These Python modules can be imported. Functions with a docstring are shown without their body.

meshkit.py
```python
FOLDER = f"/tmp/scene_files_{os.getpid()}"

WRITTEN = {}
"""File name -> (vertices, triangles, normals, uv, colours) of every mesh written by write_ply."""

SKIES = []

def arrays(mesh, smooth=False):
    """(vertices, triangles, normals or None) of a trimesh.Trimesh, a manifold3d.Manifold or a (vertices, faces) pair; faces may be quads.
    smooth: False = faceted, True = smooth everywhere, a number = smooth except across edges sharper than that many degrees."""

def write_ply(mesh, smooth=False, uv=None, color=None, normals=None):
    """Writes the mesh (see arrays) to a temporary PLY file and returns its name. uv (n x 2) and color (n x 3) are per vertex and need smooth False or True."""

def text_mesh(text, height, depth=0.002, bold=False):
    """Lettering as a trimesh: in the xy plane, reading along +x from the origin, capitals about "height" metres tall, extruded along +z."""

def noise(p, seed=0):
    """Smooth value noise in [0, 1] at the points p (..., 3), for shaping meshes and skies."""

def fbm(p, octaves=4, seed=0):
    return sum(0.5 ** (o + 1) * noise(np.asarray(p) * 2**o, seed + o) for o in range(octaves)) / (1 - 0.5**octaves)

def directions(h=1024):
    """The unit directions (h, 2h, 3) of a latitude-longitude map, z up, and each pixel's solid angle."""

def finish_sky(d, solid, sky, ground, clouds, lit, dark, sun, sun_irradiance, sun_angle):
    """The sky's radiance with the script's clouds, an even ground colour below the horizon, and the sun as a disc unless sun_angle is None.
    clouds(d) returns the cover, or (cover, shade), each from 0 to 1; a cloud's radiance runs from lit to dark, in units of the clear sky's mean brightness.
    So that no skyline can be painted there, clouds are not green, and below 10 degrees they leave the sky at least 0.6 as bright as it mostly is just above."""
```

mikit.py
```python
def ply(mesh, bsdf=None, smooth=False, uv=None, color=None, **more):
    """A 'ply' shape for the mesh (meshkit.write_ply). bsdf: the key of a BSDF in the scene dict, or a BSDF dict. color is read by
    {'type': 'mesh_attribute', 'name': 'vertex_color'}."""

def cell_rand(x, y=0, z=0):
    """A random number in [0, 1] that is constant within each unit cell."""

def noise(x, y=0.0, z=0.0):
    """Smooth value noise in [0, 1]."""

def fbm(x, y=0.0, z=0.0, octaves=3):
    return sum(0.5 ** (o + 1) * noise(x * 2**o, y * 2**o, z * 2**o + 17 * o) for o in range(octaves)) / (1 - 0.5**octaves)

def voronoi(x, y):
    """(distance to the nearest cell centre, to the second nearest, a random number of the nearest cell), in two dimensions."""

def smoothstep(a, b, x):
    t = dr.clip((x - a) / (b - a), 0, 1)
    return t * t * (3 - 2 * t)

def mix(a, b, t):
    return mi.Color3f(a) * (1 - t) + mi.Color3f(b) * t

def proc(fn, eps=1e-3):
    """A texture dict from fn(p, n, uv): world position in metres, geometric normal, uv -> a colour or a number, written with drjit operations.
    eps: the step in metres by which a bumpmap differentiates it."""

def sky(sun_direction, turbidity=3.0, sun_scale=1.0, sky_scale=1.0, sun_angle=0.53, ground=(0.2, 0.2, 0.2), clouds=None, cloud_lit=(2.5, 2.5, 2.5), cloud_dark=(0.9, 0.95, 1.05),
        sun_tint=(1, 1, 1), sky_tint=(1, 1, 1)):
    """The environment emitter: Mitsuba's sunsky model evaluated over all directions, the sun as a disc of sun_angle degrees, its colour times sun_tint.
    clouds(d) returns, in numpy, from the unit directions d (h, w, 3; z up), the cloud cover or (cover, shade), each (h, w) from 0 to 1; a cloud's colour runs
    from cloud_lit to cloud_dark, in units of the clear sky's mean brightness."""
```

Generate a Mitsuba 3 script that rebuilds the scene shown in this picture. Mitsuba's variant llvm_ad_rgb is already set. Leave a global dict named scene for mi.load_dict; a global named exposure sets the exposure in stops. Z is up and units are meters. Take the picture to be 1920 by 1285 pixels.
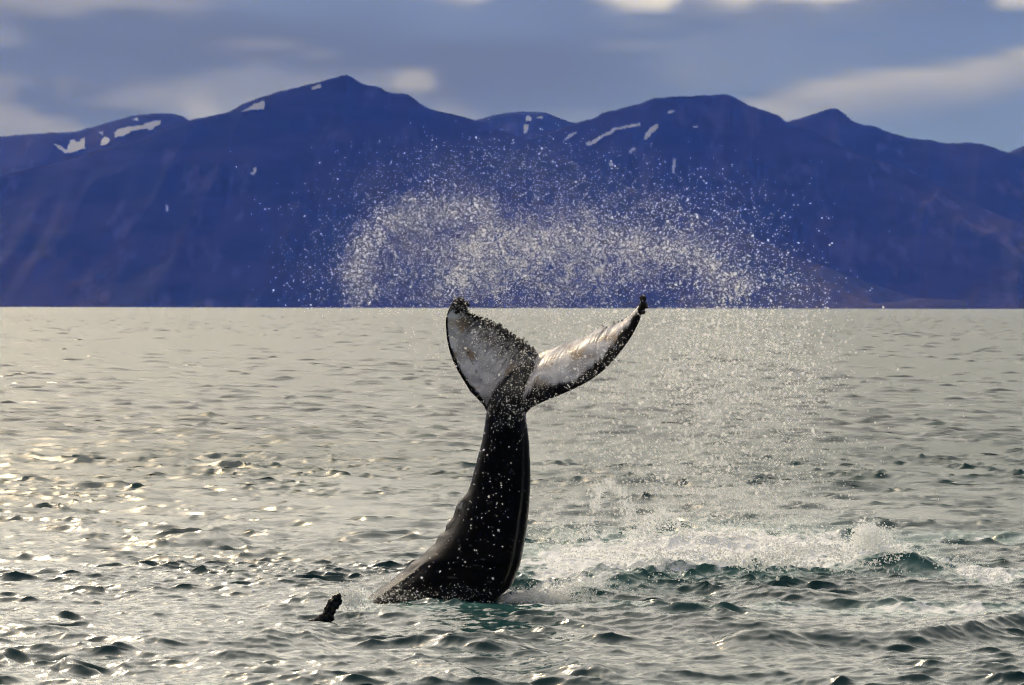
import math, numpy as np, trimesh, mitsuba as mi, drjit as dr
import mikit, meshkit
from mikit import noise, fbm, smoothstep, mix
from scipy.ndimage import map_coordinates
from scipy.interpolate import PchipInterpolator, CubicSpline
from scipy.spatial import cKDTree

T = mi.ScalarTransform4f
scene, labels = {}, {}

# ------------------------------------------------------------------ camera, sky, exposure
F = 6000.0                    # focal length in photograph pixels (1920 wide)
H = 4.0                       # the deck the picture was taken from
PITCH = math.atan(67.5 / F)   # horizon sits above the middle of the frame
ROLL = math.radians(0.12)
YW = 43.6                     # the whale
exposure = 1.25
fwd = np.array([0, math.cos(PITCH), -math.sin(PITCH)])
scene['camera'] = {
    'type': 'thinlens', 'fov': math.degrees(2 * math.atan(960 / F)), 'fov_axis': 'x',
    'aperture_radius': 0.010, 'focus_distance': YW, 'near_clip': 0.5, 'far_clip': 80000.0,
    'to_world': T().look_at(origin=[0, 0, H], target=[0, fwd[1] * 10, H + fwd[2] * 10], up=[-math.sin(ROLL), 0, math.cos(ROLL)]),
    'medium': {'type': 'ref', 'id': 'haze_air'}}

SUN_AZ, SUN_EL = math.radians(-22), math.radians(34)
SUN = [math.sin(SUN_AZ) * math.cos(SUN_EL), math.cos(SUN_AZ) * math.cos(SUN_EL), math.sin(SUN_EL)]


def sm(a, b, x):
    t = np.clip((x - a) / (b - a), 0, 1)
    return t * t * (3 - 2 * t)


def cloud_cover(d):
    """Evening cloud: a deck overhead that glows towards the sun, a thin grey veil low down, cumulus along the hills, one smooth lens cloud."""
    x, y, z = d[..., 0], d[..., 1], np.maximum(d[..., 2], 1e-3)
    az = np.degrees(np.arctan2(x, y))
    el = np.degrees(np.arcsin(np.clip(z, -1, 1)))
    w = 1.0 / (z + 0.05)
    q = np.stack([x * w * 0.9, y * w * 0.9, 0 * x], -1)
    big = meshkit.fbm(q + 7.3, 5, seed=3)
    deck = 0.95 * sm(0.22, 0.44, big) * sm(5.0, 9.0, el)
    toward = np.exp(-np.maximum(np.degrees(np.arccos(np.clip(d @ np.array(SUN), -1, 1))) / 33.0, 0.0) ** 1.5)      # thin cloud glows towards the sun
    s = np.stack([az * 0.14, el * 0.7, 0 * x], -1)
    v = meshkit.fbm(s + 3.1, 4, seed=11)
    veil = (0.25 + 0.75 * sm(0.3, 0.7, v)) * sm(11, -1, az - 2.2 * (el - 4.5)) * 0.80 * (el < 12)
    n1 = meshkit.fbm(np.stack([az * 1.0, el * 1.7, 0 * x], -1) + 21.0, 5, seed=5)
    n2 = meshkit.fbm(np.stack([az * 0.55, el * 0.9, 0 * x], -1) + 4.0, 3, seed=8)
    row = sm(0.42, 0.62, n2 + 0.35 * (n1 - 0.5) + 0.30 * sm(4.9, 6.0, el) - 0.12) * sm(5.0, 5.5, el) * sm(9.5, 7.0, el) * (0.05 + 0.95 * sm(-2.0, 0.5, az + 3 * (el - 5.4)))
    low = sm(0.40, 0.60, n1) * sm(1.2, 2.4, el) * sm(4.3, 3.1, el + 0.05 * (az + 6)) * sm(2.5, -3.5, az) * 0.8
    top = 3.78 + 0.20 * (az - 4.2) + 0.10 * np.sin((az - 4) * 1.1)
    t = top - el
    lens = sm(-0.05, 0.22, t) * sm(1.25, 0.30, t) * sm(2.2, 5.0, az) * sm(30, 15, az) * (0.7 + 0.45 * meshkit.fbm(s * 3 + 9, 3, seed=2))
    bar = sm(0.45, 0.62, meshkit.fbm(np.stack([az * 0.22, el * 1.6, 0 * x], -1) + 40.0, 4, seed=17)) * sm(12, 8, el)         # long dim streaks
    puff = sm(0.15, 0.95, 1.25 * np.exp(-((az + 1.75) / 0.42) ** 2 - ((el - 4.0) / 0.22) ** 2) + 0.7 * (n1 - 0.5))
    cover = 1 - (1 - 0.5 * puff) * (1 - deck) * (1 - veil) * (1 - 0.85 * row) * (1 - low) * (1 - 0.85 * lens)
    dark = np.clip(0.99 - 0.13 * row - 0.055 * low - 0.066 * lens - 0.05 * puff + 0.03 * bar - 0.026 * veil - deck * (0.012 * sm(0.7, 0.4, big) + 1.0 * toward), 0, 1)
    return cover, dark


SKY = 0.55
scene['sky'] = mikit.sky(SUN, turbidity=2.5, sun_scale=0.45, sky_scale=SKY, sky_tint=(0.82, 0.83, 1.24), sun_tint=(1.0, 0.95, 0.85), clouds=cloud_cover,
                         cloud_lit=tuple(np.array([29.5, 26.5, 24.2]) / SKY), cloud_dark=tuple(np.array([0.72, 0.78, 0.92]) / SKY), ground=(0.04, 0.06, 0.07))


def pt(px, py, Y):
    """The point of the vertical plane y = Y that the photograph shows at pixel (px, py)."""
    u, v = (px - 960.0) / F, (642.5 - py) / F
    u, v = u * math.cos(ROLL) - v * math.sin(ROLL), u * math.sin(ROLL) + v * math.cos(ROLL)
    d = fwd + np.array([u, 0, 0]) + v * np.array([0, math.sin(PITCH), math.cos(PITCH)])
    return np.array([0, 0, H]) + d * (Y / d[1])


def wpt(px, py):
    """The point of the calm sea surface that the photograph shows at pixel (px, py)."""
    p = pt(px, py, 1.0) - np.array([0, 0, H])
    return p[:2] * (H / -p[2])


def put(key, mesh, bsdf, smooth=False, label=None, cat=None, kind=None, group=None, **kw):
    scene[key] = mikit.ply(mesh, bsdf, smooth, **kw)
    tag(key, label, cat, kind, group)


def tag(key, label=None, cat=None, kind=None, group=None):
    d = {k: v for k, v in dict(label=label, category=cat, kind=kind, group=group).items() if v}
    if d:
        labels[key] = d


def grid_faces(n, m, wrap=False):
    i, j = np.meshgrid(np.arange(n - 1), np.arange(m if wrap else m - 1), indexing='ij')
    a, b = i * m + j, i * m + (j + 1) % m
    return np.vstack([np.stack([a, b, b + m], -1).reshape(-1, 3), np.stack([a, b + m, a + m], -1).reshape(-1, 3)])


# ------------------------------------------------------------------ haze
scene['haze_air'] = {'type': 'homogeneous', 'albedo': 0.95, 'scale': 1.0,
                     'sigma_t': {'type': 'rgb', 'value': [0.25e-5, 0.73e-5, 4.4e-5]}, 'phase': {'type': 'rayleigh'}}
HZ0, HZ1 = -9.0, 905.0
scene['haze'] = {'type': 'cube', 'bsdf': {'type': 'null'}, 'interior': {'type': 'ref', 'id': 'haze_air'},
                 'to_world': T().translate([0, 0, (HZ0 + HZ1) / 2]).scale([18000, 18000, (HZ1 - HZ0) / 2])}
tag('haze', 'thin blue air between the boat and the mountains', 'haze', 'stuff')

# ------------------------------------------------------------------ mountains
scene['mountain_ground'] = {'type': 'twosided', 'bsdf': {'type': 'principled', 'roughness': 0.95, 'specular': 0.1, 'base_color': mikit.proc(
    lambda p, n, uv: mix(mix((0.024, 0.017, 0.013), (0.010, 0.012, 0.007), smoothstep(0.35, 0.65, fbm(p.x / 260, p.y / 260, p.z / 90, 4))),
                         (0.045, 0.033, 0.027), smoothstep(0.55, 0.8, fbm(p.x / 60, p.y / 120, p.z / 200, 4))))}}
scene['snow'] = {'type': 'twosided', 'bsdf': {'type': 'principled', 'base_color': {'type': 'rgb', 'value': [0.50, 0.51, 0.53]}, 'roughness': 0.8, 'specular': 0.2}}


class Hill:
    """A ridge whose skyline is given by pixels of the photograph at distance Yr; it falls to the shore at Ys."""

    def __init__(self, key, pts, Yr, Ys, rough, seed, label, steep=1.25, cols=420, rows=90):
        pts = np.array(pts, float)
        w = np.array([pt(a, b, Yr) for a, b in pts])
        self.R = PchipInterpolator(w[:, 0], w[:, 2], extrapolate=False)
        self.x0, self.x1, self.Yr, self.Ys, self.rough, self.seed, self.steep = w[0, 0], w[-1, 0], Yr, Ys, rough, seed, steep
        xs = np.linspace(self.x0, self.x1, cols)
        ts = np.concatenate([np.linspace(0, 1, rows), np.linspace(1, 1.7, 14)[1:]])
        X, Tt = np.meshgrid(xs, ts)
        P = self.at(X, Tt)
        self.P, self.xs, self.ts = P, xs, ts
        put(key, (P.reshape(-1, 3), grid_faces(len(ts), cols)), 'mountain_ground', True, label, 'mountain', 'structure')

    def at(self, X, t, lift=0.0):
        R = np.nan_to_num(self.R(np.clip(X, self.x0, self.x1)))
        n = meshkit.fbm(np.stack([X / 420 + 0.8 * t, t * 1.6, 0 * X], -1), 5, seed=self.seed)
        g = 1 - np.abs(2 * meshkit.fbm(np.stack([X / 230 - 0.6 * t, t * 0.7, 0 * X + 5], -1), 4, seed=self.seed + 9) - 1)
        front = np.minimum(t, 1)
        prof = front ** self.steep
        bump = (front * (1 - front) * 4) ** 0.8
        Z = R * prof + self.rough * bump * ((n - 0.5) * 1.3 + (g - 0.75) * 1.1)
        Z = np.where(t > 1, R * (1 - 0.75 * (t - 1)), Z)
        Z = Z - 6 * (1 - front) ** 4
        fine = 5.0 * (meshkit.fbm(np.stack([X / 22, 0 * X, t * 3], -1), 3, seed=self.seed + 3) - 0.5) * sm(1.06, 1.0, np.abs(t - 1) + 1.0)
        Z = Z + fine
        Y = self.Ys + (self.Yr - self.Ys) * t + 90 * (n - 0.5) * bump
        return np.stack([X, Y, np.maximum(Z, -7) + lift], -1)


MAIN = [(-2600, 470), (-2000, 380), (-1400, 420), (-900, 350), (-500, 390), (0, 331), (80, 311), (160, 290), (265, 259), (330, 233), (355, 226), (420, 212), (475, 187), (540, 168), (600, 154), (630, 145), (648, 140),
        (665, 148), (680, 157), (715, 165), (727, 174), (760, 177), (790, 195), (810, 206), (840, 212), (870, 220), (892, 226), (960, 252), (1040, 285), (1130, 330), (1250, 380), (1400, 440), (1600, 520), (1750, 566)]
RIGHT = [(640, 420), (800, 330), (900, 285), (1000, 256), (1080, 231), (1115, 222), (1130, 213), (1160, 205), (1200, 195), (1225, 185), (1260, 182), (1310, 180), (1360, 178), (1385, 187), (1400, 196), (1430, 207),
         (1460, 217), (1475, 229), (1530, 250), (1600, 285), (1700, 320), (1800, 370), (1960, 440), (2200, 540), (2300, 570)]
hills = {}
hills['mountain'] = Hill('mountain', MAIN, 9600, 8840, 85, 4, 'broad dark blue mountain on the left with a sharp summit')
hills['mountain_001'] = Hill('mountain_001', [(-1500, 420), (-900, 300), (-400, 275), (-150, 262), (0, 256), (60, 251), (130, 248), (180, 237), (230, 222), (262, 215), (320, 213), (340, 217), (360, 230), (450, 260), (600, 300), (800, 420)], 11600, 10300, 70, 14,
                             'snow-streaked ridge at the far left behind the broad mountain')
hills['mountain_002'] = Hill('mountain_002', [(600, 420), (750, 290), (850, 245), (892, 226), (930, 216), (965, 211), (1010, 210), (1030, 214), (1060, 226), (1078, 231), (1150, 262), (1300, 330)], 12200, 11000, 60, 24,
                             'low rounded far hill in the gap between the two big mountains', cols=240, rows=60)
hills['mountain_003'] = Hill('mountain_003', RIGHT, 10300, 9520, 85, 34, 'flat-topped mountain right of centre with snow gullies')
hills['mountain_004'] = Hill('mountain_004', [(1080, 420), (1250, 300), (1380, 250), (1475, 229), (1500, 222), (1540, 209), (1565, 203), (1575, 207), (1585, 215), (1600, 228), (1640, 238), (1680, 252), (1710, 260), (1740, 262), (1770, 269), (1820, 268), (1840, 270), (1870, 280),
                                              (1890, 287), (1960, 310), (2050, 330), (2300, 360), (2800, 430), (3400, 560)], 11000, 10000, 80, 44, 'long mountain on the right with a small horn-shaped peak')
hills['mountain_005'] = Hill('mountain_005', [(1700, 420), (1820, 320), (1888, 288), (1925, 273), (2000, 262), (2300, 250), (2900, 330), (3600, 480)], 12400, 11200, 60, 54,
                             'far slope rising at the right edge behind the long mountain', cols=200, rows=50)

# ------------------------------------------------------------------ sea
BANDS = [(9.0, 4.6), (4.6, 2.3), (2.3, 1.15), (1.15, 0.58), (0.58, 0.29), (0.29, 0.145), (0.145, 0.07)]
SLOPE = [0.016, 0.048, 0.070, 0.112, 0.165, 0.170, 0.130]


def tile(lmax, lmin, slope, seed, n=256):
    """A periodic patch of wind sea holding the waves between two lengths: height and sideways pull."""
    rng = np.random.default_rng(seed)
    L = lmax * 7.3
    k1 = np.fft.fftfreq(n, 1.0 / n) * 2 * np.pi / L
    kx, ky = np.meshgrid(k1, k1, indexing='xy')
    k = np.hypot(kx, ky) + 1e-9
    c = -(ky * math.cos(0.25) + kx * math.sin(0.25)) / k        # waves run towards the boat
    spread = 0.035 + np.abs(c) ** 5 * (c > 0) + 0.15 * np.abs(c) ** 5 * (c < 0)
    band = (k >= 2 * np.pi / lmax) & (k < 2 * np.pi / lmin)
    amp = np.sqrt(spread * k ** -4) * band
    h = np.fft.ifft2(np.fft.fft2(rng.normal(size=(n, n))) * amp)
    Hk = np.fft.fft2(h.real)
    sx, sy = np.fft.ifft2(1j * kx * Hk).real, np.fft.ifft2(1j * ky * Hk).real
    s = slope / np.sqrt((sx ** 2 + sy ** 2).mean())
    return L, [a * s for a in (h.real, np.fft.ifft2(1j * kx / k * Hk).real, np.fft.ifft2(1j * ky / k * Hk).real)]


TILES = [tile(a, b, s, 70 + i) for i, ((a, b), s) in enumerate(zip(BANDS, SLOPE))]


def ridge(X, Y, path, width_front, width_back, height, ends=0.8):
    """A hump of water along a path of (x, y) points, steeper on the side towards the boat."""
    path = np.array(path)
    yc = np.interp(X, path[:, 0], path[:, 1])
    e = sm(path[0, 0], path[0, 0] + ends, X) * sm(path[-1, 0], path[-1, 0] - ends, X)
    t = Y - yc
    return height * e * np.where(t < 0, np.exp(-np.abs(t / width_front) ** 1.35), np.exp(-np.abs(t / width_back) ** 1.5))


def w2(*pts):
    return [tuple(wpt(a, b)) for a, b in pts]


WAVES = [  # hand-placed bigger waves the photograph shows
    (w2((970, 1118), (1100, 1110), (1250, 1098), (1420, 1090), (1600, 1085), (1760, 1088), (1900, 1110)), 1.2, 2.2, 0.180, 1.2),
    (w2((1540, 1080), (1640, 1078), (1720, 1082), (1840, 1096)), 0.8, 1.4, 0.120, 0.9),
    (w2((1330, 1216), (1450, 1214), (1560, 1208), (1700, 1205), (1800, 1196), (1920, 1185), (2080, 1190)), 0.34, 1.0, 0.20, 0.5),
    (w2((430, 1212), (480, 1204), (560, 1203), (650, 1212)), 0.28, 0.8, 0.14, 0.5),
    (w2((760, 1215), (850, 1209), (940, 1212), (1020, 1222)), 0.28, 0.8, 0.12, 0.5),
    (w2((1040, 1280), (1100, 1274), (1180, 1282)), 0.25, 0.7, 0.13, 0.4),
    (w2((930, 1255), (1020, 1250), (1120, 1256)), 0.25, 0.7, 0.09, 0.4),
    (w2((260, 1020), (330, 1017), (400, 1018), (470, 1024)), 0.7, 1.3, 0.17, 0.8),
    (w2((60, 1262), (110, 1256), (170, 1262)), 0.25, 0.6, 0.13, 0.3),
    (w2((960, 1010), (1060, 1008), (1200, 1008)), 0.8, 1.3, 0.060, 0.8),
    (w2((1380, 1060), (1480, 1052), (1580, 1060)), 0.8, 0.9, 0.096, 0.8),
    (w2((690, 968), (760, 966), (830, 970)), 0.8, 1.3, 0.072, 0.7),
    (w2((600, 898), (640, 896), (690, 898)), 1.0, 1.5, 0.072, 0.5),
    (w2((500, 1140), (560, 1128), (600, 1132), (640, 1142)), 0.4, 0.7, 0.060, 0.4),
]


def lace(X, Y):
    """Where the water is churned white, from 0 to 1."""
    n = meshkit.fbm(np.stack([X * 0.55, Y * 0.30, 0 * X], -1), 4, seed=31)
    m = meshkit.fbm(np.stack([X * 2.2, Y * 0.9, 0 * X], -1), 4, seed=33)

    def blob(px, py, rx, ry, a):
        x, y = wpt(px, py)
        return a * np.exp(-((X - x) / rx) ** 2 - ((Y - y) / ry) ** 2)
    f = (blob(1010, 1118, 0.7, 1.0, 1.1) + blob(1130, 1085, 1.0, 2.4, 0.85) + blob(1300, 1065, 1.6, 2.6, 0.95) + blob(1420, 1060, 1.2, 2.4, 1.0)
         + blob(1560, 1058, 1.0, 2.0, 0.95) + blob(1640, 1035, 0.8, 1.6, 1.1) + blob(1740, 1058, 0.8, 1.3, 0.9) + blob(1850, 1085, 1.1, 1.1, 1.0)
         + blob(1790, 1012, 1.5, 0.9, 0.75) + blob(1050, 1060, 1.0, 3.5, 0.5) + blob(690, 1125, 0.35, 0.7, 1.0) + blob(800, 1145, 1.0, 0.35, 0.5)
         + blob(1500, 1150, 2.4, 1.1, 0.45) + blob(1770, 1140, 1.5, 1.1, 0.75) + blob(1230, 1150, 2.0, 0.8, 0.38) + blob(1400, 1000, 3.0, 5.0, 0.35))
    f = f + blob(1180, 1040, 1.6, 4.0, 0.55) + blob(1330, 1030, 2.2, 4.0, 0.7) + blob(1480, 1035, 1.5, 3.0, 0.6) + blob(1250, 1080, 1.5, 1.2, 0.35)
    return np.clip(1.12 * f * (0.45 + 1.1 * n) + 0.45 * f * (m - 0.5) * 2, 0, 1.2)


def rough_patch(X, Y):
    """Ripple strength: calm slicks and ruffled patches."""
    n = meshkit.fbm(np.stack([X * 0.10, Y * 0.035, 0 * X], -1), 3, seed=41)
    r = 0.80 + 0.5 * sm(0.35, 0.7, n)
    for px, py, rx, ry, a in ((800, 1075, 3.0, 2.0, 0.8), (1250, 1100, 2.5, 1.3, 1.2), (1450, 1050, 2.2, 2.5, 1.3), (430, 1060, 1.5, 3.0, 0.5), (1030, 1010, 1.5, 2.0, 0.8)):
        x, y = wpt(px, py)
        r = r + a * np.exp(-((X - x) / rx) ** 2 - ((Y - y) / ry) ** 2)
    return 1 + (r - 1) * sm(130, 70, Y)


def build_sea():
    th = np.concatenate([np.linspace(-180, -11, 40)[:-1], np.linspace(-11, 11, 900), np.linspace(11, 180, 40)[1:]])
    th = np.radians(th)
    r = [0.5]
    while r[-1] < 15500:
        a = r[-1]
        if a < 28: s = 0.6
        elif a < 31.5: s = 0.07
        elif a < 50: s = 0.030
        else: s = max(0.030, 0.35 * a * a / (H * 3200.0))
        if a > 4000: s = max(s, a * 0.10)
        r.append(a + s)
    r = np.array(r)
    dr_ = np.gradient(r)
    dense = (np.abs(th) < math.radians(11.1))
    RR, TH = np.meshgrid(r, th, indexing='ij')
    X, Y = RR * np.sin(TH), RR * np.cos(TH)
    step = np.where(dense[None, :], np.maximum(dr_[:, None], 0.00043 * RR), 1e3)
    Z, DX, DY = np.zeros_like(X), np.zeros_like(X), np.zeros_like(X)
    patch = rough_patch(X, Y)
    lost = np.zeros_like(X)
    for i, ((a, b), s, (L, (h, dx, dy))) in enumerate(zip(BANDS, SLOPE, TILES)):
        n = len(h)
        wgt = sm(0.8, 1.8, b / step)
        group = 0.45 + (1.3 if i < 2 else 1.9) * sm(0.42, 0.80, meshkit.noise(np.stack([X / (a * 1.6), Y / (a * 1.1), 0 * X + 3.3 * i], -1), seed=60 + i)) if i < 5 else 1.0   # waves come in groups
        amp = group * wgt * (patch ** (0.3 if i < 2 else 0.6 if i < 4 else 1.0))
        lost += (1 - wgt ** 2) * (s * np.clip(patch, 0.5, 1.5)) ** 2
        on = wgt > 0
        c = np.array([Y[on] / L * n + 31.7 * i, X[on] / L * n + 11.3 * i])
        for out, src, sign in ((Z, h, 1), (DX, dx, 0.75), (DY, dy, 0.75)):
            out[on] += sign * amp[on] * map_coordinates(src, c, order=1, mode='grid-wrap')
    sub = dense[None, :] & (RR < 90) & (RR > 20)
    xs, ys = X[sub], Y[sub]
    n0 = 0.65 + 0.7 * meshkit.fbm(np.stack([xs * 0.9, ys * 0.7, 0 * xs], -1), 4, seed=51)
    shift = 0.5 * (meshkit.noise(np.stack([xs * 0.8, 0 * ys, 0 * xs], -1), seed=52) - 0.5)
    for path, wf, wb, hh, ends in WAVES:
        Z[sub] += ridge(xs + 0.25 * (n0 - 1), ys + shift, path, wf, wb, hh, ends) * n0
    foam = np.zeros_like(X)
    foam[sub] = lace(xs, ys)
    Z[sub] += foam[sub] * 0.11 * (meshkit.fbm(np.stack([xs * 5, ys * 3, 0 * xs], -1), 4, seed=53) - 0.40)
    foam[foam < 0.012] = 0
    rough = np.sqrt(np.sqrt(0.03 ** 2 + 0.4 * lost))     # the waves too fine for the mesh live on as gloss
    P = np.stack([X + DX, Y + DY, Z], -1).reshape(-1, 3)
    return P, grid_faces(len(r), len(th))[:, ::-1], np.stack([foam.ravel(), rough.ravel()], -1)


SEA_P, sea_f, sea_uv = build_sea()
scene['sea_water'] = {'type': 'principled', 'base_color': mikit.proc(lambda p, n, uv: mix((0.004, 0.040, 0.042), (0.035, 0.115, 0.105), smoothstep(0.02, 0.6, uv.x))), 'eta': 1.33,
                      'roughness': mikit.proc(lambda p, n, uv: uv.y)}
scene['sea_foam'] = {'type': 'diffuse', 'reflectance': {'type': 'rgb', 'value': [0.81, 0.84, 0.83]}}
scene['sea_surface'] = {'type': 'twosided', 'bsdf': {'type': 'blendbsdf',
    'weight': mikit.proc(lambda p, n, uv: dr.select(uv.x > 0.02, smoothstep(0.46, 0.80, uv.x * 0.68 + 1.0 * (fbm(p.x * 8, p.y * 3.5, p.z * 9, 5) - 0.46)), 0.0)),
    'a': {'type': 'ref', 'id': 'sea_water'}, 'b': {'type': 'ref', 'id': 'sea_foam'}}}
put('sea', (SEA_P, sea_f), 'sea_surface', True, 'silver-grey sea with dark teal wave faces and white churned water', 'sea', 'structure', uv=sea_uv)



def far_wavelets():
    """Short steep wavelets out to the horizon, too fine for the sea sheet there: each a small hump, steeper towards the boat."""
    g = np.random.default_rng(77)
    n = 6500
    a = np.radians(g.uniform(-11.5, 11.5, n))
    r = 1.0 / np.exp(g.uniform(np.log(1 / 1500.0), np.log(1 / 95.0), n)) ** 1.0
    dens = meshkit.fbm(np.stack([np.sin(a) * r / 30, r / 90, 0 * r], -1), 3, seed=78)
    keep = g.uniform(0, 1, n) < sm(0.25, 0.75, dens)
    a, r = a[keep], r[keep]
    n = len(r)
    L, hh, wf = g.uniform(0.5, 1.5, n) * (r / 150) ** 0.12, g.uniform(0.07, 0.15, n) * (r / 150) ** 0.10, g.uniform(0.30, 0.5, n)
    u, v = np.linspace(-1, 1, 9), np.array([-1.0, -0.55, -0.25, 0.0, 0.4, 1.0])
    U, V = np.meshgrid(u, v)
    prof = np.interp(V, [-1, -0.55, -0.25, 0, 0.4, 1], [0, 0.22, 0.72, 1.0, 0.6, 0.0]) * (1 - U ** 2) ** 1.2
    wob = g.normal(size=(n, 1, 9)) * 0.12
    x = U[None] * L[:, None, None]
    y = np.where(V < 0, V * 1.0, V * 3.0)[None] * wf[:, None, None] + wob * wf[:, None, None] + g.normal(size=(n, 1, 1)) * 0.15 * x
    z = prof[None] * hh[:, None, None] * (1 + wob) - 0.03
    X = np.sin(a)[:, None, None] * r[:, None, None] + x
    Y = np.cos(a)[:, None, None] * r[:, None, None] + y
    f = grid_faces(6, 9)[:, ::-1]
    uv = np.stack([0 * X, 0.25 + 0 * X], -1).reshape(-1, 2)
    put('sea__wavelet', (np.stack([X, Y, z], -1).reshape(-1, 3), (f[None] + (np.arange(n) * 54)[:, None, None]).reshape(-1, 3)), 'sea_wavelet', True, 'small dark wavelets scattered out to the horizon', kind='stuff')


scene['sea_wavelet'] = {'type': 'twosided', 'bsdf': {'type': 'principled', 'base_color': {'type': 'rgb', 'value': [0.004, 0.030, 0.032]}, 'eta': 1.33, 'roughness': 0.28}}
far_wavelets()

# ------------------------------------------------------------------ snow on the mountains
def proj(P):
    """Photograph pixel of each point (n, 3)."""
    q = P - np.array([0, 0, H])
    dep = q @ fwd
    u, v = q[:, 0] / dep, (q @ np.array([0, math.sin(PITCH), math.cos(PITCH)])) / dep
    u, v = u * math.cos(ROLL) + v * math.sin(ROLL), -u * math.sin(ROLL) + v * math.cos(ROLL)
    return np.stack([960 + F * u, 642.5 - F * v], -1)


def snow_patch(hill, poly, n):
    """A drift lying on the hillside; its outline is found on the slope itself."""
    import shapely
    from scipy.interpolate import LinearNDInterpolator
    h = hills[hill]
    if not hasattr(h, 'back'):
        X, t = np.meshgrid(h.xs, h.ts[h.ts <= 1.0])
        pp = proj(h.P[:X.shape[0]].reshape(-1, 3))
        ok = (pp[:, 0] > -300) & (pp[:, 0] < 2200)
        h.back = LinearNDInterpolator(pp[ok], np.stack([X.ravel(), t.ravel()], -1)[ok])
    pg = shapely.Polygon(poly).buffer(0)
    pg = shapely.segmentize(pg, 2.0)
    rng = np.random.default_rng(n)
    ring = np.array(pg.exterior.coords)
    ring = ring + (np.stack([meshkit.fbm(np.stack([ring[:, 0] * 0.30, ring[:, 1] * 0.30, 0 * ring[:, 0] + k], -1), 3, seed=n) for k in (0, 7)], -1) - 0.5) * np.array([7.0, 5.0])
    pg = shapely.Polygon(ring).buffer(0)
    if pg.geom_type != 'Polygon':
        pg = max(pg.geoms, key=lambda g: g.area)
    v, f = trimesh.creation.triangulate_polygon(pg, engine='earcut')
    m = trimesh.Trimesh(np.c_[v, 0 * v[:, 0]], f, process=False)
    vv, ff = trimesh.remesh.subdivide_to_size(m.vertices, m.faces, 3.0)
    tx = h.back(vv[:, :2])
    keep = ~np.isnan(tx).any(1)
    ff = ff[keep[ff].all(1)]
    tx = np.nan_to_num(tx)
    top = h.at(tx[:, 0], tx[:, 1], 3.0) + np.array([0, -5.0, 0])
    key = hill + '__snow_patch' + ('_%03d' % n if n else '')
    put(key, (top, ff), 'snow', True)


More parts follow.
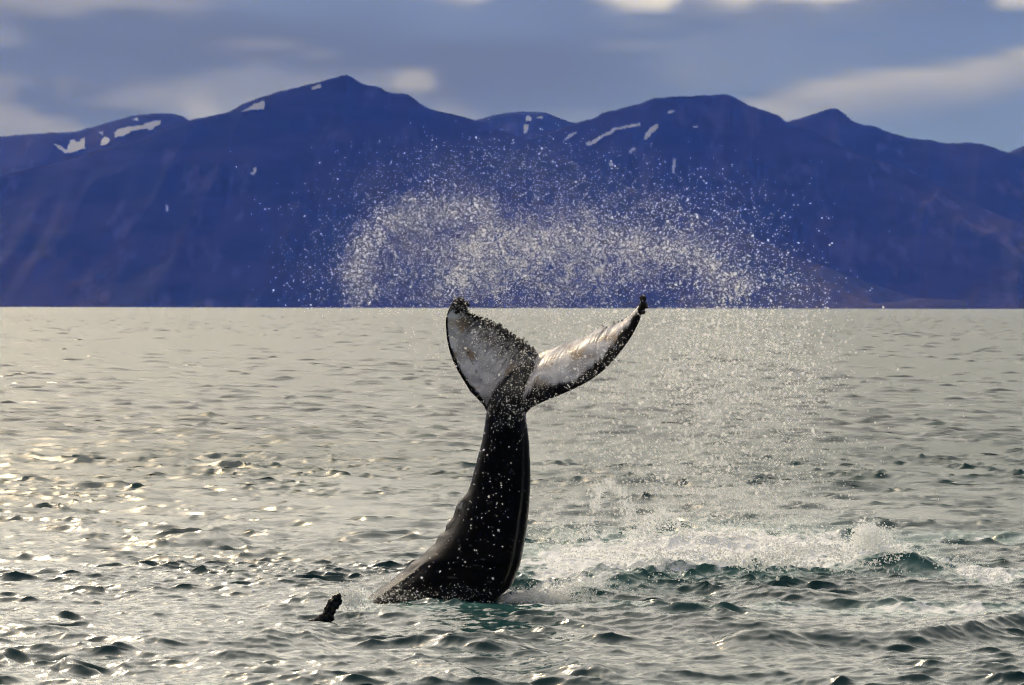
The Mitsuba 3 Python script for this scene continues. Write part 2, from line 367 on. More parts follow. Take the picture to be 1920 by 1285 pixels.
SNOW = {
    'mountain_001': [[(100, 271), (113, 275), (125, 284), (133, 264), (140, 263), (145, 270), (158, 258), (160, 280), (140, 286), (122, 290)], [(187, 272), (196, 257), (206, 262), (207, 267), (190, 275)],
                     [(214, 250), (222, 244), (240, 240), (265, 237), (285, 229), (302, 229), (300, 235), (288, 241), (282, 248), (276, 243), (250, 246), (238, 254), (225, 258), (216, 260)], [(186, 250), (194, 247), (193, 256)],
                     [(249, 227), (259, 223), (258, 229)]],
    'mountain': [[(450, 213), (465, 205), (480, 196), (497, 190), (496, 205), (485, 208), (470, 208)], [(582, 166), (592, 161), (602, 160), (599, 167), (588, 171)], [(471, 328), (479, 314), (482, 320), (475, 331)],
                 [(312, 388), (315, 386), (316, 398), (313, 400)]],
    'mountain_002': [[(985, 224), (989, 219), (998, 222), (995, 229), (986, 229)], [(983, 235), (991, 235), (990, 246), (984, 258), (981, 250)], [(1003, 222), (1016, 219), (1018, 224)]],
    'mountain_003': [[(1098, 270), (1110, 266), (1130, 255), (1150, 243), (1175, 237), (1199, 233), (1200, 238), (1180, 241), (1155, 246), (1138, 256), (1118, 268), (1102, 275)],
                     [(1207, 265), (1213, 250), (1222, 238), (1234, 235), (1233, 242), (1222, 253), (1213, 264)], [(1055, 268), (1065, 256), (1080, 249), (1083, 252), (1068, 261)], [(1180, 287), (1188, 278), (1192, 281), (1183, 290)],
                     [(1259, 326), (1263, 300), (1268, 300), (1265, 328)], [(1250, 211), (1260, 208), (1266, 212), (1252, 215)], [(1299, 241), (1306, 236), (1309, 242)], [(1142, 309), (1148, 307), (1150, 313), (1143, 314)]],
}
for hk, polys in SNOW.items():
    for i, poly in enumerate(polys):
        snow_patch(hk, poly, i)

# ------------------------------------------------------------------ the whale
PX = YW / F      # metres per photograph pixel at the whale


def q3(px, py, dep=0.0):
    p = pt(px, py, YW)
    return np.array([p[0], YW + dep, p[2]])


def closed_rings(R):
    """A closed mesh over rings (n, k, 3), with a fan on each end."""
    n, k = R.shape[:2]
    v = np.vstack([R.reshape(-1, 3), R[0].mean(0), R[-1].mean(0)])
    f = grid_faces(n, k, True)
    j = np.arange(k)
    a = np.stack([np.full(k, n * k), (j + 1) % k, j], -1)
    b = np.stack([np.full(k, n * k + 1), (n - 1) * k + j, (n - 1) * k + (j + 1) % k], -1)
    m = trimesh.Trimesh(v, np.vstack([f, a, b]), process=False)
    if m.volume < 0:
        m.invert()
    return m


#       py    left   right  half depth (m)  depth of the axis
BODY = [(1300, 500, 760, 0.74, -0.10), (1240, 540, 800, 0.74, -0.14), (1190, 590, 850, 0.74, -0.18), (1160, 622, 885, 0.74, -0.20), (1135, 664, 917, 0.73, -0.21), (1120, 688, 930, 0.72, -0.20), (1105, 711, 948, 0.71, -0.18), (1090, 733, 962, 0.69, -0.15),
        (1075, 757, 968, 0.67, -0.12), (1060, 775, 974, 0.65, -0.09), (1045, 792, 978, 0.67, -0.07), (1030, 808, 981, 0.63, -0.05), (1010, 827, 984.5, 0.58, -0.03), (990, 843, 988, 0.54, -0.01), (970, 856, 990, 0.50, 0.0), (945, 869, 992.5, 0.46, 0.0),
        (920, 879, 994, 0.42, 0.0), (890, 887, 994.5, 0.39, 0), (860, 895, 993.5, 0.36, 0), (830, 903, 992, 0.33, 0), (800, 908.5, 988.5, 0.30, 0), (785, 910.5, 986, 0.285, 0.0)]


def body_mesh():
    B = np.array(BODY, float)
    y = np.linspace(1300, 785, 190)
    L, R, D, O = (PchipInterpolator(B[::-1, 0], B[::-1, k])(y) for k in (1, 2, 3, 4))
    c = np.array([q3((l + r) / 2, yy, o) for l, r, yy, o in zip(L, R, y, O)])
    a = (R - L) / 2 * PX
    k = 132
    ang = np.arange(k) * 2 * np.pi / k        # 0 = right, then towards the boat (-y), pi = left
    ca, sa = np.cos(ang), np.sin(ang)
    def oval(e):
        return np.sign(ca) * np.abs(ca) ** e, -np.sign(sa) * np.abs(sa) ** e
    ux0, uy0 = oval(2 / 2.25)
    ux, uy = oval((2 / (2.25 + 1.1 * sm(960, 1090, y)))[:, None])       # flatter flanks lower down
    Rg = np.stack([c[:, 0, None] + a[:, None] * ux, c[:, 1, None] + D[:, None] * uy, np.broadcast_to(c[:, 2, None], (len(y), k))], -1)
    nrm = np.stack([np.broadcast_to(ux * 1.0, (len(y), k)), np.broadcast_to(uy, (len(y), k)), 0 * Rg[..., 0]], -1)
    nrm /= np.linalg.norm(nrm, axis=-1, keepdims=True)
    dl = np.abs((ang - np.pi + np.pi) % (2 * np.pi) - np.pi)     # angle away from the left-hand ridge of the back
    spine = np.exp(-(dl / 0.30) ** 2)
    yy = y[:, None]
    g = lambda m, up, dn: np.exp(-np.where(yy < m, ((yy - m) / up) ** 2, ((yy - m) / dn) ** 2))
    out = (8.5 * g(945, 16, 30) + 5.5 * g(985, 12, 10) + 6.0 * g(1004, 6, 14) + 4.0 * g(1030, 5, 12) + 7.0 * g(1055, 8, 18) + 4.0 * g(1078, 5, 12) + 3.0 * g(1100, 6, 10)) * spine
    fold = np.exp(-((dl - 0.62 + 0.0 * yy) / 0.10) ** 2) * (ang < np.pi) * g(1075, 22, 40) * 5.0      # the loose fold beside the spine
    keel = -4.5 * np.exp(-((ang - 0.62) / 0.16) ** 2) * g(1000, 160, 160) + 2.5 * np.exp(-((ang - 0.95) / 0.2) ** 2) * g(1000, 160, 160)
    wr = 1.1 * (meshkit.fbm(Rg * np.array([7.0, 7.0, 9.0]), 4, seed=81) - 0.5)
    Rg = Rg + nrm * ((1.35 * out + fold + keel + wr) * PX)[..., None]
    # the keel that runs up onto the flukes
    up = np.array([(948.5, 778, 0.0, 37, .275), (948.5, 768, .04, 35, .26), (949, 757, .10, 31, .235), (951, 745, .20, 26, .205), (957, 732, .32, 22, .18), (964, 719, .45, 18.5, .15), (972, 709, .56, 15, .125), (981, 700, .68, 11, .10), (990, 693, .80, 7, .07), (999, 687, .92, 3, .04)])
    cs = CubicSpline(np.arange(len(up)), up)(np.linspace(0, len(up) - 1, 60))
    P = np.array([q3(*r[:3]) for r in cs])
    tan = np.gradient(P, axis=0)
    tan /= np.linalg.norm(tan, axis=1, keepdims=True)
    U = np.cross(np.array([0, -1.0, 0]), tan); U = np.stack([np.abs(tan[:, 2]), 0 * tan[:, 0], -tan[:, 0]], -1)
    U /= np.linalg.norm(U, axis=1, keepdims=True)
    W = np.cross(tan, U)
    W *= np.sign(W[:, 1:2]) + 0.0
    blend = sm(0, 12, np.arange(60))[:, None]
    U = (1 - blend) * np.array([1.0, 0, 0]) + blend * U
    W = (1 - blend) * np.array([0, 1.0, 0]) + blend * W
    Rk = P[:, None] + (cs[:, 3] * PX)[:, None, None] * U[:, None] * ux0[None, :, None] + cs[:, 4][:, None, None] * W[:, None] * uy0[None, :, None]
    return closed_rings(np.vstack([Rg, Rk])), np.vstack([Rg, Rk])


LE_L = [(948, 774, .02), (922, 776, .03), (911, 772, .05), (905, 761, .08), (897, 750, .10), (884, 737, .12), (869, 714, .15), (855, 690, .18), (843, 660, .20), (837, 630, .22), (835.5, 603, .24), (840, 583, .26), (847, 568, .28), (855, 560, .30)]
TE_L = [(1010, 668, 1.05), (1004, 657, 1.02), (986, 645, .96), (958, 626, .86), (938, 611, .78), (905, 600, .66), (884, 590, .54), (875, 578, .44), (869, 565, .36), (860, 559, .31)]
LE_R = [(948, 774, .02), (976, 780, .02), (988, 775, .0), (998, 764, -.03), (1014, 755, -.06), (1050, 740, -.10), (1090, 721.5, -.15), (1130, 694.5, -.18), (1160, 662, -.18), (1189, 620, -.12), (1202, 590, -.05), (1207, 570, .0)]
TE_R = [(1010, 668, 1.05), (1030, 659, 1.02), (1068, 645, .97), (1100, 633, .90), (1130, 616, .80), (1147, 611, .70), (1166, 604, .58), (1186, 591, .38), (1199, 574, .18), (1205, 564, .04)]


def curve(pts, s):
    p = np.array([q3(*a) for a in pts])
    l = np.concatenate([[0], np.cumsum(np.linalg.norm(np.diff(p, axis=0), axis=1))])
    return PchipInterpolator(l / l[-1], p)(s)


def fluke_mesh():
    s = np.linspace(-1, 1, 760)
    a = np.abs(s)
    lft = (s < 0)[:, None]
    le = np.where(lft, curve(LE_L, a), curve(LE_R, a))
    te = np.where(lft, curve(TE_L, a), curve(TE_R, a))
    ch = te - le
    # ragged trailing edge: a fine saw on the left, a few torn notches on the right
    saw = meshkit.noise(np.stack([s * 95, 0 * s, 0 * s], -1), seed=91) * 0.6 + meshkit.noise(np.stack([s * 230, 0 * s, 0 * s], -1), seed=92) * 0.4 - 0.5
    amp = np.where(s < 0, 0.085 * sm(0.02, 0.12, a), 0.04 * sm(0.05, 0.3, a)) * sm(1.0, 0.93, a)
    notch = -0.09 * (np.exp(-((s - 0.555) / 0.012) ** 2) + np.exp(-((s - 0.63) / 0.010) ** 2) + 0.8 * np.exp(-((s - 0.71) / 0.014) ** 2))
    te = te + ch / np.linalg.norm(ch, axis=1, keepdims=True) * ((amp * saw * 1.6 + notch)[:, None])
    ch = te - le
    sp = np.gradient(0.5 * (le + te), axis=0)
    n = np.cross(sp, ch)
    n /= np.linalg.norm(n, axis=1, keepdims=True)
    n *= np.sign(-n[:, 1:2] + 0.3 * n[:, 2:3])                     # the pale underside that faces the boat
    from scipy.ndimage import gaussian_filter1d
    n = gaussian_filter1d(n, 18, axis=0, mode='nearest')
    n /= np.linalg.norm(n, axis=1, keepdims=True)
    m = 34
    c = 0.5 - 0.5 * np.cos(np.linspace(0, np.pi, m))
    cl = np.linalg.norm(ch, axis=1)
    thick = (0.062 + 0.115 * (1 - a) ** 1.2) * sm(1.02, 0.9, a) + 0.012
    prof = (1.55 * np.sqrt(c) * (1 - c) ** 1.15 + 0.09 * sm(0, 0.3, c)) * (c < 1) + (c >= 1) * 0.05
    camber = np.where(s < 0, -0.07 * sm(0.02, 0.15, a), 0.11 * sm(0.02, 0.15, a))[:, None] * np.sin(np.pi * c)[None] * cl[:, None]
    mid = le[:, None] + ch[:, None] * c[None, :, None] + n[:, None] * camber[..., None]
    rib = 0.006 * (meshkit.fbm(np.stack([np.broadcast_to(s[:, None] * 38, camber.shape), np.broadcast_to(c[None] * 2.5, camber.shape), 0 * camber], -1), 4, seed=93) - 0.5) * sm(0.2, 0.8, c)[None]
    half = thick[:, None] * prof[None] * 0.5
    v = mid + n[:, None] * (half + rib)[..., None]
    d = mid - n[:, None] * half[..., None]
    R = np.concatenate([v, d[:, -2:0:-1]], 1)
    par = np.concatenate([c, c[-2:0:-1]])
    side = np.concatenate([np.ones(m), -np.ones(m - 2)])
    info = np.stack([np.broadcast_to(s[:, None], R.shape[:2]), np.broadcast_to(par[None], R.shape[:2]), np.broadcast_to(side[None], R.shape[:2])], -1)
    return closed_rings(R), R.reshape(-1, 3), info.reshape(-1, 3), te, n


def to_manifold(m):
    import manifold3d as mf
    return mf.Manifold(mf.Mesh(np.asarray(m.vertices, np.float32), np.asarray(m.faces, np.uint32)))


def ramp(a, b, t):
    return np.asarray(a)[None] * (1 - t[:, None]) + np.asarray(b)[None] * t[:, None]


bm, body_rings = body_mesh()
fm, fl_pts, fl_info, fl_te, fl_n = fluke_mesh()
whole = to_manifold(bm) + to_manifold(fm)
wm = whole.to_mesh()
W3 = trimesh.Trimesh(np.array(wm.vert_properties[:, :3], float), np.array(wm.tri_verts), process=True)
W3.merge_vertices(digits_vertex=4)
W3.update_faces(W3.nondegenerate_faces())
W3.remove_unreferenced_vertices()
tb, tf = cKDTree(body_rings.reshape(-1, 3)), cKDTree(fl_pts)
for _ in range(22):       # fair the flukes into the tail stock
    Vv = np.array(W3.vertices)
    db, df = tb.query(Vv)[0], tf.query(Vv)[0]
    if _ == 0:
        wgt = (sm(0.16, 0.05, db) * sm(0.16, 0.05, df))[:, None]
        lap = trimesh.smoothing.laplacian_calculation(W3, equal_weight=True)
    W3.vertices = Vv + wgt * 0.55 * (lap.dot(Vv) - Vv)
Vv = np.array(W3.vertices)
db, df = tb.query(Vv)[0], tf.query(Vv)
inf = fl_info[df[1]]
on_fluke = (df[0] < db) & (df[0] < 0.03)
s_, c_, side_ = inf[:, 0], inf[:, 1], inf[:, 2]
nz = lambda k, o, sd, sx=1, sy=1, sz=1: meshkit.fbm(Vv * np.array([sx, sy, sz]) * k, o, seed=sd)
skin = ramp((0.0028, 0.003, 0.0036), (0.006, 0.0055, 0.0052), sm(0.4, 0.7, nz(5, 4, 101)))
scar = sm(0.70, 0.80, nz(38, 3, 102)) * 0.10
px = proj(Vv)
fin = np.exp(-((Vv - q3(864, 945, -0.12)) ** 2 / np.array([.05, .12, .10]) ** 2).sum(1)) * sm(0.42, 0.58, nz(26, 3, 105))
skin = ramp((0, 0, 0), (1, 1, 1), np.ones(len(Vv))) * skin + (scar + 0.5 * fin)[:, None] * 0.6
pale = ramp((0.44, 0.43, 0.44), (0.74, 0.73, 0.73), sm(0.35, 0.65, nz(6, 4, 103)))
streak = meshkit.fbm(np.stack([s_ * 46, c_ * 3.0, 0 * s_], -1), 4, seed=104)
stain = sm(0.55, 0.72, nz(4.5, 3, 106)) * 0.75
pale = ramp((0, 0, 0), (1, 1, 1), 1 - stain) * pale + stain[:, None] * np.array([0.30, 0.20, 0.10])
pale = pale * (1 - 0.55 * sm(0.50, 0.62, streak) * sm(0.35, 0.9, c_))[:, None]
le_w = np.where(s_ < 0, 0.055, 0.09 + 0.12 * np.exp(-((np.abs(s_) - 0.15) / 0.15) ** 2) + 0.24 * sm(0.35, 0.9, s_))
dark = sm(1.25, 0.75, c_ / np.maximum(le_w * (0.55 + 0.9 * streak), 1e-3))
dark = np.maximum(dark, np.where(s_ < 0, 0.90 * sm(0.48, 1.0, c_ + 0.75 * (nz(34, 3, 107) - 0.5) + 0.25 * (nz(7, 2, 109) - 0.5)), 0.30 * sm(0.80, 0.98, c_ + 0.30 * (nz(30, 3, 107) - 0.5))))
dark = np.maximum(dark, np.where(s_ < 0, sm(0.90, 0.96, -s_ + 0.06 * (streak - 0.5)), sm(0.93, 0.97, s_)))
dark = np.maximum(dark, sm(0.060, 0.015, db + 0.05 * (nz(24, 3, 108) - 0.5)) * (c_ < 0.93))
dark = np.maximum(dark, sm(0.30, 0.06, np.abs(s_)) * sm(0.27, 0.12, c_ + 0.12 * (streak - 0.5)))
scratch = np.exp(-((c_ - 0.30 - 0.55 * (np.abs(s_) - 0.45)) / 0.012) ** 2) * (s_ < -0.28) * (s_ > -0.52) * sm(0.3, 0.6, streak)
dark = np.maximum(dark, 0.8 * scratch)
dark = np.where(side_ < 0, 1.0, dark) * 1.0
dark = np.where(on_fluke, dark, 1.0)
COL = skin * dark[:, None] + pale * (1 - dark[:, None])
scene['whale_skin'] = {'type': 'twosided', 'bsdf': {'type': 'bumpmap', 'scale': 1.0, 'arbitrary': mikit.proc(lambda p, n, uv: 0.004 * fbm(p.x * 22, p.y * 22, p.z * 22, 3), eps=2e-3),
    'bsdf': {'type': 'principled', 'base_color': {'type': 'mesh_attribute', 'name': 'vertex_color'}, 'roughness': mikit.proc(lambda p, n, uv: dr.lerp(0.28, 0.23, smoothstep(0.30, 0.62, p.x + 0.25 * (noise(p.x * 9, p.y * 9, p.z * 9) - 0.5)))), 'specular': 0.03}}}
put('humpback_whale', W3, 'whale_skin', True, 'black humpback whale tail standing out of the sea with pale-bellied flukes raised', 'whale', color=COL)


def lumps(centres, radii, seed, sub=1, squash=0.8):
    """Little uneven balls joined into one mesh."""
    rng = np.random.default_rng(seed)
    b = trimesh.creation.icosphere(subdivisions=sub)
    bv, bf = np.array(b.vertices), np.array(b.faces)
    n = len(centres)
    v = bv[None] * radii[:, None, None] * rng.uniform(squash, 1.25, (n, 1, 3)) * rng.uniform(0.85, 1.15, (n, len(bv), 1)) + centres[:, None]
    f = bf[None] + (np.arange(n) * len(bv))[:, None, None]
    return trimesh.Trimesh(v.reshape(-1, 3), f.reshape(-1, 3), process=False)


scene['barnacle'] = {'type': 'twosided', 'bsdf': {'type': 'principled', 'roughness': 0.7, 'specular': 0.2, 'base_color': mikit.proc(
    lambda p, n, uv: mix((0.010, 0.008, 0.006), (0.030, 0.023, 0.018), smoothstep(0.5, 0.75, noise(p.x * 40, p.y * 40, p.z * 40))))}}
rng = np.random.default_rng(5)
S = np.linspace(-1, 1, len(fl_te))


def edge_lumps(s0, s1, n, back, r0, r1, seed):
    g = np.random.default_rng(seed)
    k = np.clip(np.searchsorted(S, g.uniform(s0, s1, n)), 0, len(S) - 1)
    le = np.where((S[k] < 0)[:, None], curve(LE_L, np.abs(S[k])), curve(LE_R, np.abs(S[k])))
    d = le - fl_te[k]
    c = fl_te[k] + d * (g.uniform(0, 1, n) ** 1.6 * back)[:, None] + fl_n[k] * g.uniform(-0.01, 0.02, n)[:, None]
    return c, g.uniform(r0, r1, n)


ca, ra = edge_lumps(-0.94, -0.04, 420, 0.10, 0.004, 0.013, 1)
cb, rb = edge_lumps(-1.0, -0.86, 150, 0.9, 0.007, 0.022, 2)
put('humpback_whale__barnacle_cluster', lumps(np.vstack([ca, cb]), np.concatenate([ra, rb]), 3), 'barnacle', 40, 'dark knobbly barnacles crusting the ragged edge of the left fluke', kind='stuff')
tip = q3(1207, 566, 0.0)
ct = tip + rng.normal(size=(26, 3)) * np.array([0.022, 0.02, 0.05])
extra = np.array([q3(1199, 580, -.03), q3(1206, 586, -.05), q3(1194, 594, -.04), q3(1203, 559, 0), q3(1209, 562, 0.0), q3(1209, 572, -.02)])
put('humpback_whale__barnacle_cluster_001', lumps(np.vstack([ct, extra]), np.concatenate([rng.uniform(.014, .032, 26), np.full(6, .028)]), 4), 'barnacle', 40, 'dark barnacles on the upturned tip of the right fluke', kind='stuff')
cc, rc = edge_lumps(0.50, 0.74, 34, 0.03, 0.006, 0.013, 7)
put('humpback_whale__barnacle_cluster_002', lumps(cc, rc, 6), 'barnacle', 40, 'small dark barnacles along the torn rear edge of the right fluke', kind='stuff')
# stalked barnacles: thin threads on both tips
thr = []
for a, b, r in (((1206, 566), (1201, 557), .007), ((1207, 566), (1205, 554), .006), ((1208, 566), (1211, 558), .008), ((855, 562), (849, 555), .008), ((861, 562), (865, 556), .008), ((850, 566), (846, 563), .007)):
    thr.append(trimesh.creation.cylinder(radius=r, segment=[q3(*a), q3(*b)], sections=6))
put('humpback_whale__barnacle_stalk', trimesh.util.concatenate(thr), 'barnacle', False, 'thin stalked barnacles on the fluke tips', kind='stuff')


def flipper():
    """The tip of a flipper, breaking the surface left of the tail stock."""
    pts = np.array([(560, 1230, .25, 34, .10), (585, 1190, .18, 28, .085), (611, 1160, .10, 17, .06), (619, 1145, .06, 13, .05), (626, 1133, .03, 13, .05), (633, 1124, .01, 12, .045), (639, 1118, 0, 5, .02)])
    cs = CubicSpline(np.arange(len(pts)), pts)(np.linspace(0, len(pts) - 1, 60))
    a = np.arange(26) * 2 * np.pi / 26
    P = np.array([pt(r[0], r[1], YW - 2.3 + r[2]) for r in cs])
    tn = np.gradient(P, axis=0)
    tn /= np.linalg.norm(tn, axis=1, keepdims=True)
    U = np.stack([tn[:, 2], 0 * tn[:, 0], -tn[:, 0]], -1)
    R = P[:, None] + (cs[:, 3] * PX * 0.8)[:, None, None] * U[:, None] * np.cos(a)[None, :, None] - cs[:, 4][:, None, None] * np.array([0, 1.0, 0]) * np.sin(a)[None, :, None]
    m = closed_rings(R)
    m.vertices = np.array(m.vertices) + np.array(m.vertex_normals) * (0.085 * (meshkit.fbm(np.array(m.vertices) * 22, 3, seed=7) - 0.5))[:, None]
    return m


scene['flipper_skin'] = {'type': 'twosided', 'bsdf': {'type': 'principled', 'roughness': 0.4, 'specular': 0.3, 'base_color': mikit.proc(
    lambda p, n, uv: mix((0.012, 0.011, 0.011), (0.10, 0.075, 0.055), smoothstep(0.55, 0.8, fbm(p.x * 26, p.y * 26, p.z * 26, 3))))}}
put('humpback_whale__flipper', flipper(), 'flipper_skin', True, 'dark knobbly flipper tip poking out of the water')

# ------------------------------------------------------------------ spray and splash
OCT_V = np.array([[1, 0, 0], [-1, 0, 0], [0, 1, 0], [0, -1, 0], [0, 0, 1], [0, 0, -1]], float)
OCT_F = np.array([[0, 2, 4], [2, 1, 4], [1, 3, 4], [3, 0, 4], [2, 0, 5], [1, 2, 5], [3, 1, 5], [0, 3, 5]])


def drops_mesh(C, r, seed):
    g = np.random.default_rng(seed)
    n = len(C)
    q = g.normal(size=(n, 4))
    q /= np.linalg.norm(q, axis=1, keepdims=True)
    w, x, y, z = q.T
    Rm = np.stack([1 - 2 * (y * y + z * z), 2 * (x * y - z * w), 2 * (x * z + y * w), 2 * (x * y + z * w), 1 - 2 * (x * x + z * z), 2 * (y * z - x * w),
                   2 * (x * z - y * w), 2 * (y * z + x * w), 1 - 2 * (x * x + y * y)], -1).reshape(n, 3, 3)
    v = (OCT_V[None] * g.uniform(0.75, 1.3, (n, 1, 3))) @ Rm.transpose(0, 2, 1) * r[:, None, None] + C[:, None]
    return v.reshape(-1, 3), (OCT_F[None] + (np.arange(n) * 6)[:, None, None]).reshape(-1, 3)


class Spray:
    def __init__(self, seed):
        self.g, self.C, self.r = np.random.default_rng(seed), [], []

    def add(self, px, dep, r):
        p = np.array([pt(a, b, 1.0) - np.array([0, 0, H]) for a, b in px]) if False else None
        u, v = (px[:, 0] - 960) / F, (642.5 - px[:, 1]) / F
        u, v = u * math.cos(ROLL) - v * math.sin(ROLL), u * math.sin(ROLL) + v * math.cos(ROLL)
        d = fwd[None] + np.stack([u, v * math.sin(PITCH), v * math.cos(PITCH)], -1)
        self.C.append(np.array([0, 0, H]) + d * ((YW + dep) / d[:, 1])[:, None])
        self.r.append(r)

    def size(self, n, mean, spread=0.55):
        return mean * np.exp(self.g.normal(size=n) * spread)

    def arc(self, pts, n, across, size, dep=(0.3, 0.5), inward=0.0):
        """A thrown sheet: drops about a curve, most of them near it, fading to one side."""
        pts = np.array(pts, float)
        l = np.concatenate([[0], np.cumsum(np.hypot(*np.diff(pts, axis=0).T))])
        f = PchipInterpolator(l / l[-1], pts)
        t = self.g.uniform(0, 1, n)
        p, q = f(t), f(np.clip(t + 0.01, 0, 1)) - f(np.clip(t - 0.01, 0, 1))
        nn = np.stack([-q[:, 1], q[:, 0]], -1) / np.hypot(q[:, 0], q[:, 1])[:, None]
        off = self.g.normal(size=n) * across * 0.5 + self.g.exponential(1.0, n) * inward
        p = p + nn * off[:, None] + self.g.normal(size=(n, 2)) * 4
        self.add(p, dep[0] + self.g.normal(size=n) * dep[1], self.size(n, size))

    def blob(self, x, y, sx, sy, n, size, dep=(0.3, 0.5), ymax=None, spread=0.45, torn=False):
        p = np.stack([x + self.g.normal(size=n) * sx, y + self.g.normal(size=n) * sy], -1)
        # drops hang together in wisps
        p += 26 * (np.stack([meshkit.fbm(np.stack([p[:, 0] / 60, p[:, 1] / 60, 0 * p[:, 0] + k], -1), 3, seed=15 + k) for k in (0, 1)], -1) - 0.5)
        if torn:      # ragged wisps with gaps between them
            p = p[self.g.uniform(0, 1, len(p)) < sm(0.36, 0.66, meshkit.fbm(np.stack([p[:, 0] / 48, p[:, 1] / 20, 0 * p[:, 0]], -1), 4, seed=23))]
        if ymax is not None:
            p = p[p[:, 1] < ymax]
        self.add(p, dep[0] + self.g.normal(size=len(p)) * dep[1], self.size(len(p), size, spread))

    def build(self, key, bsdf, label, cat='spray', fine=1.0):
        C, r = np.vstack(self.C), np.concatenate(self.r)
        ok = C[:, 2] > -0.1
        put(key, drops_mesh(C[ok], np.clip(r[ok] * fine, 0.002, 0.03), 9), bsdf, False, label, cat, 'stuff')
        return ok.sum()


# lit drops: light goes through them, so they shine when the sun is behind them
scene['water_drop'] = {'type': 'principledthin', 'base_color': {'type': 'rgb', 'value': [0.99, 0.99, 0.98]}, 'roughness': 0.25, 'diff_trans': 1.75, 'spec_trans': 0.0, 'eta': 1.33}
A = Spray(201)
A.arc([(548, 575), (560, 505), (600, 450), (660, 392), (740, 335), (850, 290), (980, 272), (1100, 325), (1250, 345), (1380, 420), (1470, 500), (1560, 560)], 2100, 70, 0.0050, (0.5, 0.6), 25)
A.blob(1020, 465, 150, 60, 5000, 0.0042, (0.2, 0.5), 590)
A.arc([(664, 575), (655, 505), (688, 432), (760, 388), (850, 380), (935, 386)], 5200, 34, 0.0052, (0.6, 0.4), 16)
A.arc([(845, 572), (850, 505), (880, 455), (950, 432), (1050, 432), (1150, 442), (1250, 450), (1330, 480), (1410, 545)], 7500, 34, 0.0054, (0.2, 0.4), 20)
A.blob(1010, 500, 125, 45, 9000, 0.0053, (0.2, 0.5), 600)
A.blob(800, 500, 90, 55, 4200, 0.0050, (0.6, 0.5), 590)
A.blob(1000, 390, 190, 50, 2600, 0.0053, (0.5, 0.6))
A.blob(870, 320, 120, 30, 500, 0.0048, (0.5, 0.6))
A.blob(1260, 470, 95, 50, 1700, 0.0066, (-0.2, 0.5), 590)
A.blob(1370, 520, 70, 40, 900, 0.0076, (-0.3, 0.5), 600)
A.blob(1230, 400, 110, 35, 420, 0.0078, (-0.2, 0.5))
A.blob(1480, 545, 60, 25, 260, 0.0065, (-0.3, 0.5), 600)
A.build('spray_arc', 'water_drop', 'arching cloud of bright water drops thrown up above the flukes', fine=0.82)
B = Spray(202)
n = 26000
u = B.g.beta(1.7, 1.6, n)
px = 985 + 610 * u + B.g.normal(size=n) * 20
py = 575 + 470 * B.g.uniform(0, 1, n) ** 0.9
keep = B.g.uniform(0, 1, n) < np.clip(0.15 + 0.9 * meshkit.fbm(np.stack([px / 75, py / 190, 0 * px], -1), 4, seed=19) * np.exp(-((px - 1320) / 230) ** 2) + 0.35 * (py < 760), 0, 1)
B.add(np.stack([px, py], -1)[keep], 0.6 + B.g.normal(size=keep.sum()) * 0.7, B.size(keep.sum(), 0.0064))
B.blob(1400, 700, 70, 130, 1500, 0.0078, (0.0, 0.6))
B.blob(1310, 880, 160, 90, 5200, 0.0070, (1.0, 0.7), torn=True)
B.blob(960, 640, 80, 55, 2300, 0.0045, (-0.8, 0.2), 790)
B.blob(955, 755, 38, 26, 420, 0.0046, (-0.9, 0.2))
B.blob(1090, 680, 90, 40, 1300, 0.0045, (-0.9, 0.2))
B.build('spray_curtain', 'water_drop', 'thin curtain of water drops falling over the sea right of the tail')
Cc = Spray(203)
n = 160
yy = 790 + 340 * Cc.g.uniform(0, 1, n) ** 0.75
ll = np.interp(yy, [790, 930, 1000, 1060, 1130], [910, 880, 845, 785, 690])
Cc.add(np.stack([ll + (np.interp(yy, [790, 1130], [985, 925]) - ll) * Cc.g.uniform(0, 1, n), yy], -1), -1.15 + Cc.g.normal(size=n) * 0.1, Cc.size(n, 0.0062, 0.45))
Cc.blob(800, 1122, 75, 14, 520, 0.0048, (-1.1, 0.1), 1140)
Cc.blob(715, 1105, 28, 18, 420, 0.0055, (-1.0, 0.12), 1136)
Cc.build('spray_on_tail', 'water_drop', 'scattered bright drops in front of the black tail stock')

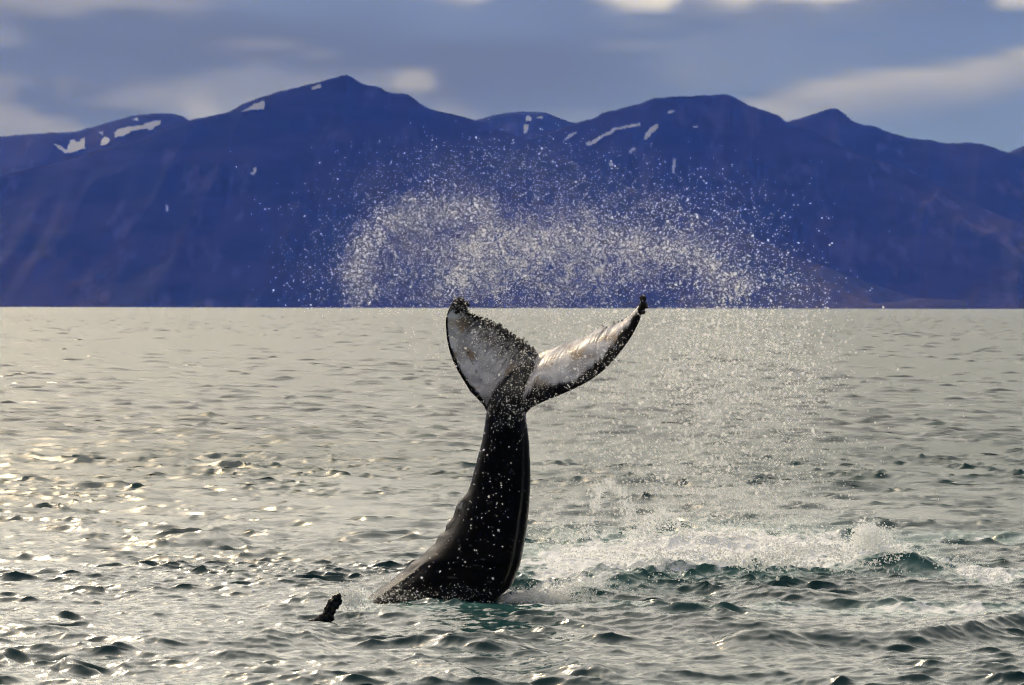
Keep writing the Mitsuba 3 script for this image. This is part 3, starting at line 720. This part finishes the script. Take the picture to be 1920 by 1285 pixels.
scene['froth'] = {'type': 'principledthin', 'base_color': {'type': 'rgb', 'value': [0.95, 0.96, 0.95]}, 'roughness': 0.6, 'diff_trans': 1.2, 'spec_trans': 0.0, 'eta': 1.33}
D = Spray(204)
D.blob(985, 1120, 22, 10, 2600, 0.0080, (-0.35, 0.15), 1137)
D.blob(1035, 1124, 26, 7, 1400, 0.0095, (-0.5, 0.2), 1138)
D.blob(1090, 1105, 50, 9, 1000, 0.0085, (0.3, 0.4))
D.build('splash', 'froth', 'blue-white burst of foam where the right side of the tail meets the sea', 'splash')
E = Spray(205)
E.blob(1130, 1040, 90, 34, 3600, 0.0088, (3.0, 1.5), torn=True)
E.blob(1300, 1040, 130, 34, 7500, 0.0098, (3.5, 1.6), torn=True)
E.blob(1440, 1045, 80, 22, 4800, 0.0105, (3.5, 1.4), torn=True)
E.blob(1560, 1050, 70, 16, 3000, 0.0105, (3.4, 1.2), torn=True)
E.blob(1690, 1045, 70, 14, 1400, 0.0088, (3.6, 1.0), torn=True)
E.blob(1830, 1075, 60, 12, 900, 0.0080, (2.2, 0.8), torn=True)
for pts, k in (([(1115, 960), (1120, 925), (1140, 905), (1165, 925), (1185, 965)], 800), ([(1195, 1010), (1215, 975), (1245, 960), (1275, 985), (1290, 1010)], 800), ([(1180, 1015), (1180, 985), (1176, 965)], 160), ([(1225, 1020), (1228, 985), (1232, 960)], 160)):
    E.arc(pts, k, 9, 0.0075, (3.0, 0.3))
E.build('splash_001', 'froth', 'long low line of spray over the churned water right of the tail', 'splash')
G = Spray(206)
G.blob(1625, 1012, 14, 14, 1500, 0.0110, (5.2, 0.3), 1035)
G.arc([(1606, 1025), (1612, 1000), (1630, 990), (1655, 998), (1668, 1012)], 500, 8, 0.0095, (5.2, 0.2))
G.blob(1665, 1008, 20, 14, 260, 0.0080, (5.2, 0.3))
G.blob(1660, 1030, 40, 7, 900, 0.0100, (5.0, 0.4))
G.build('splash_002', 'froth', 'small rounded splash leaping up at the far right end of the white water', 'splash')
K = Spray(207)
K.blob(654, 1124, 13, 11, 800, 0.0070, (-1.7, 0.15), 1146)
K.arc([(640, 1118), (648, 1106), (660, 1108), (672, 1124)], 260, 5, 0.0065, (-1.7, 0.1))
K.build('splash_003', 'froth', 'little splash between the flipper tip and the whale', 'splash')
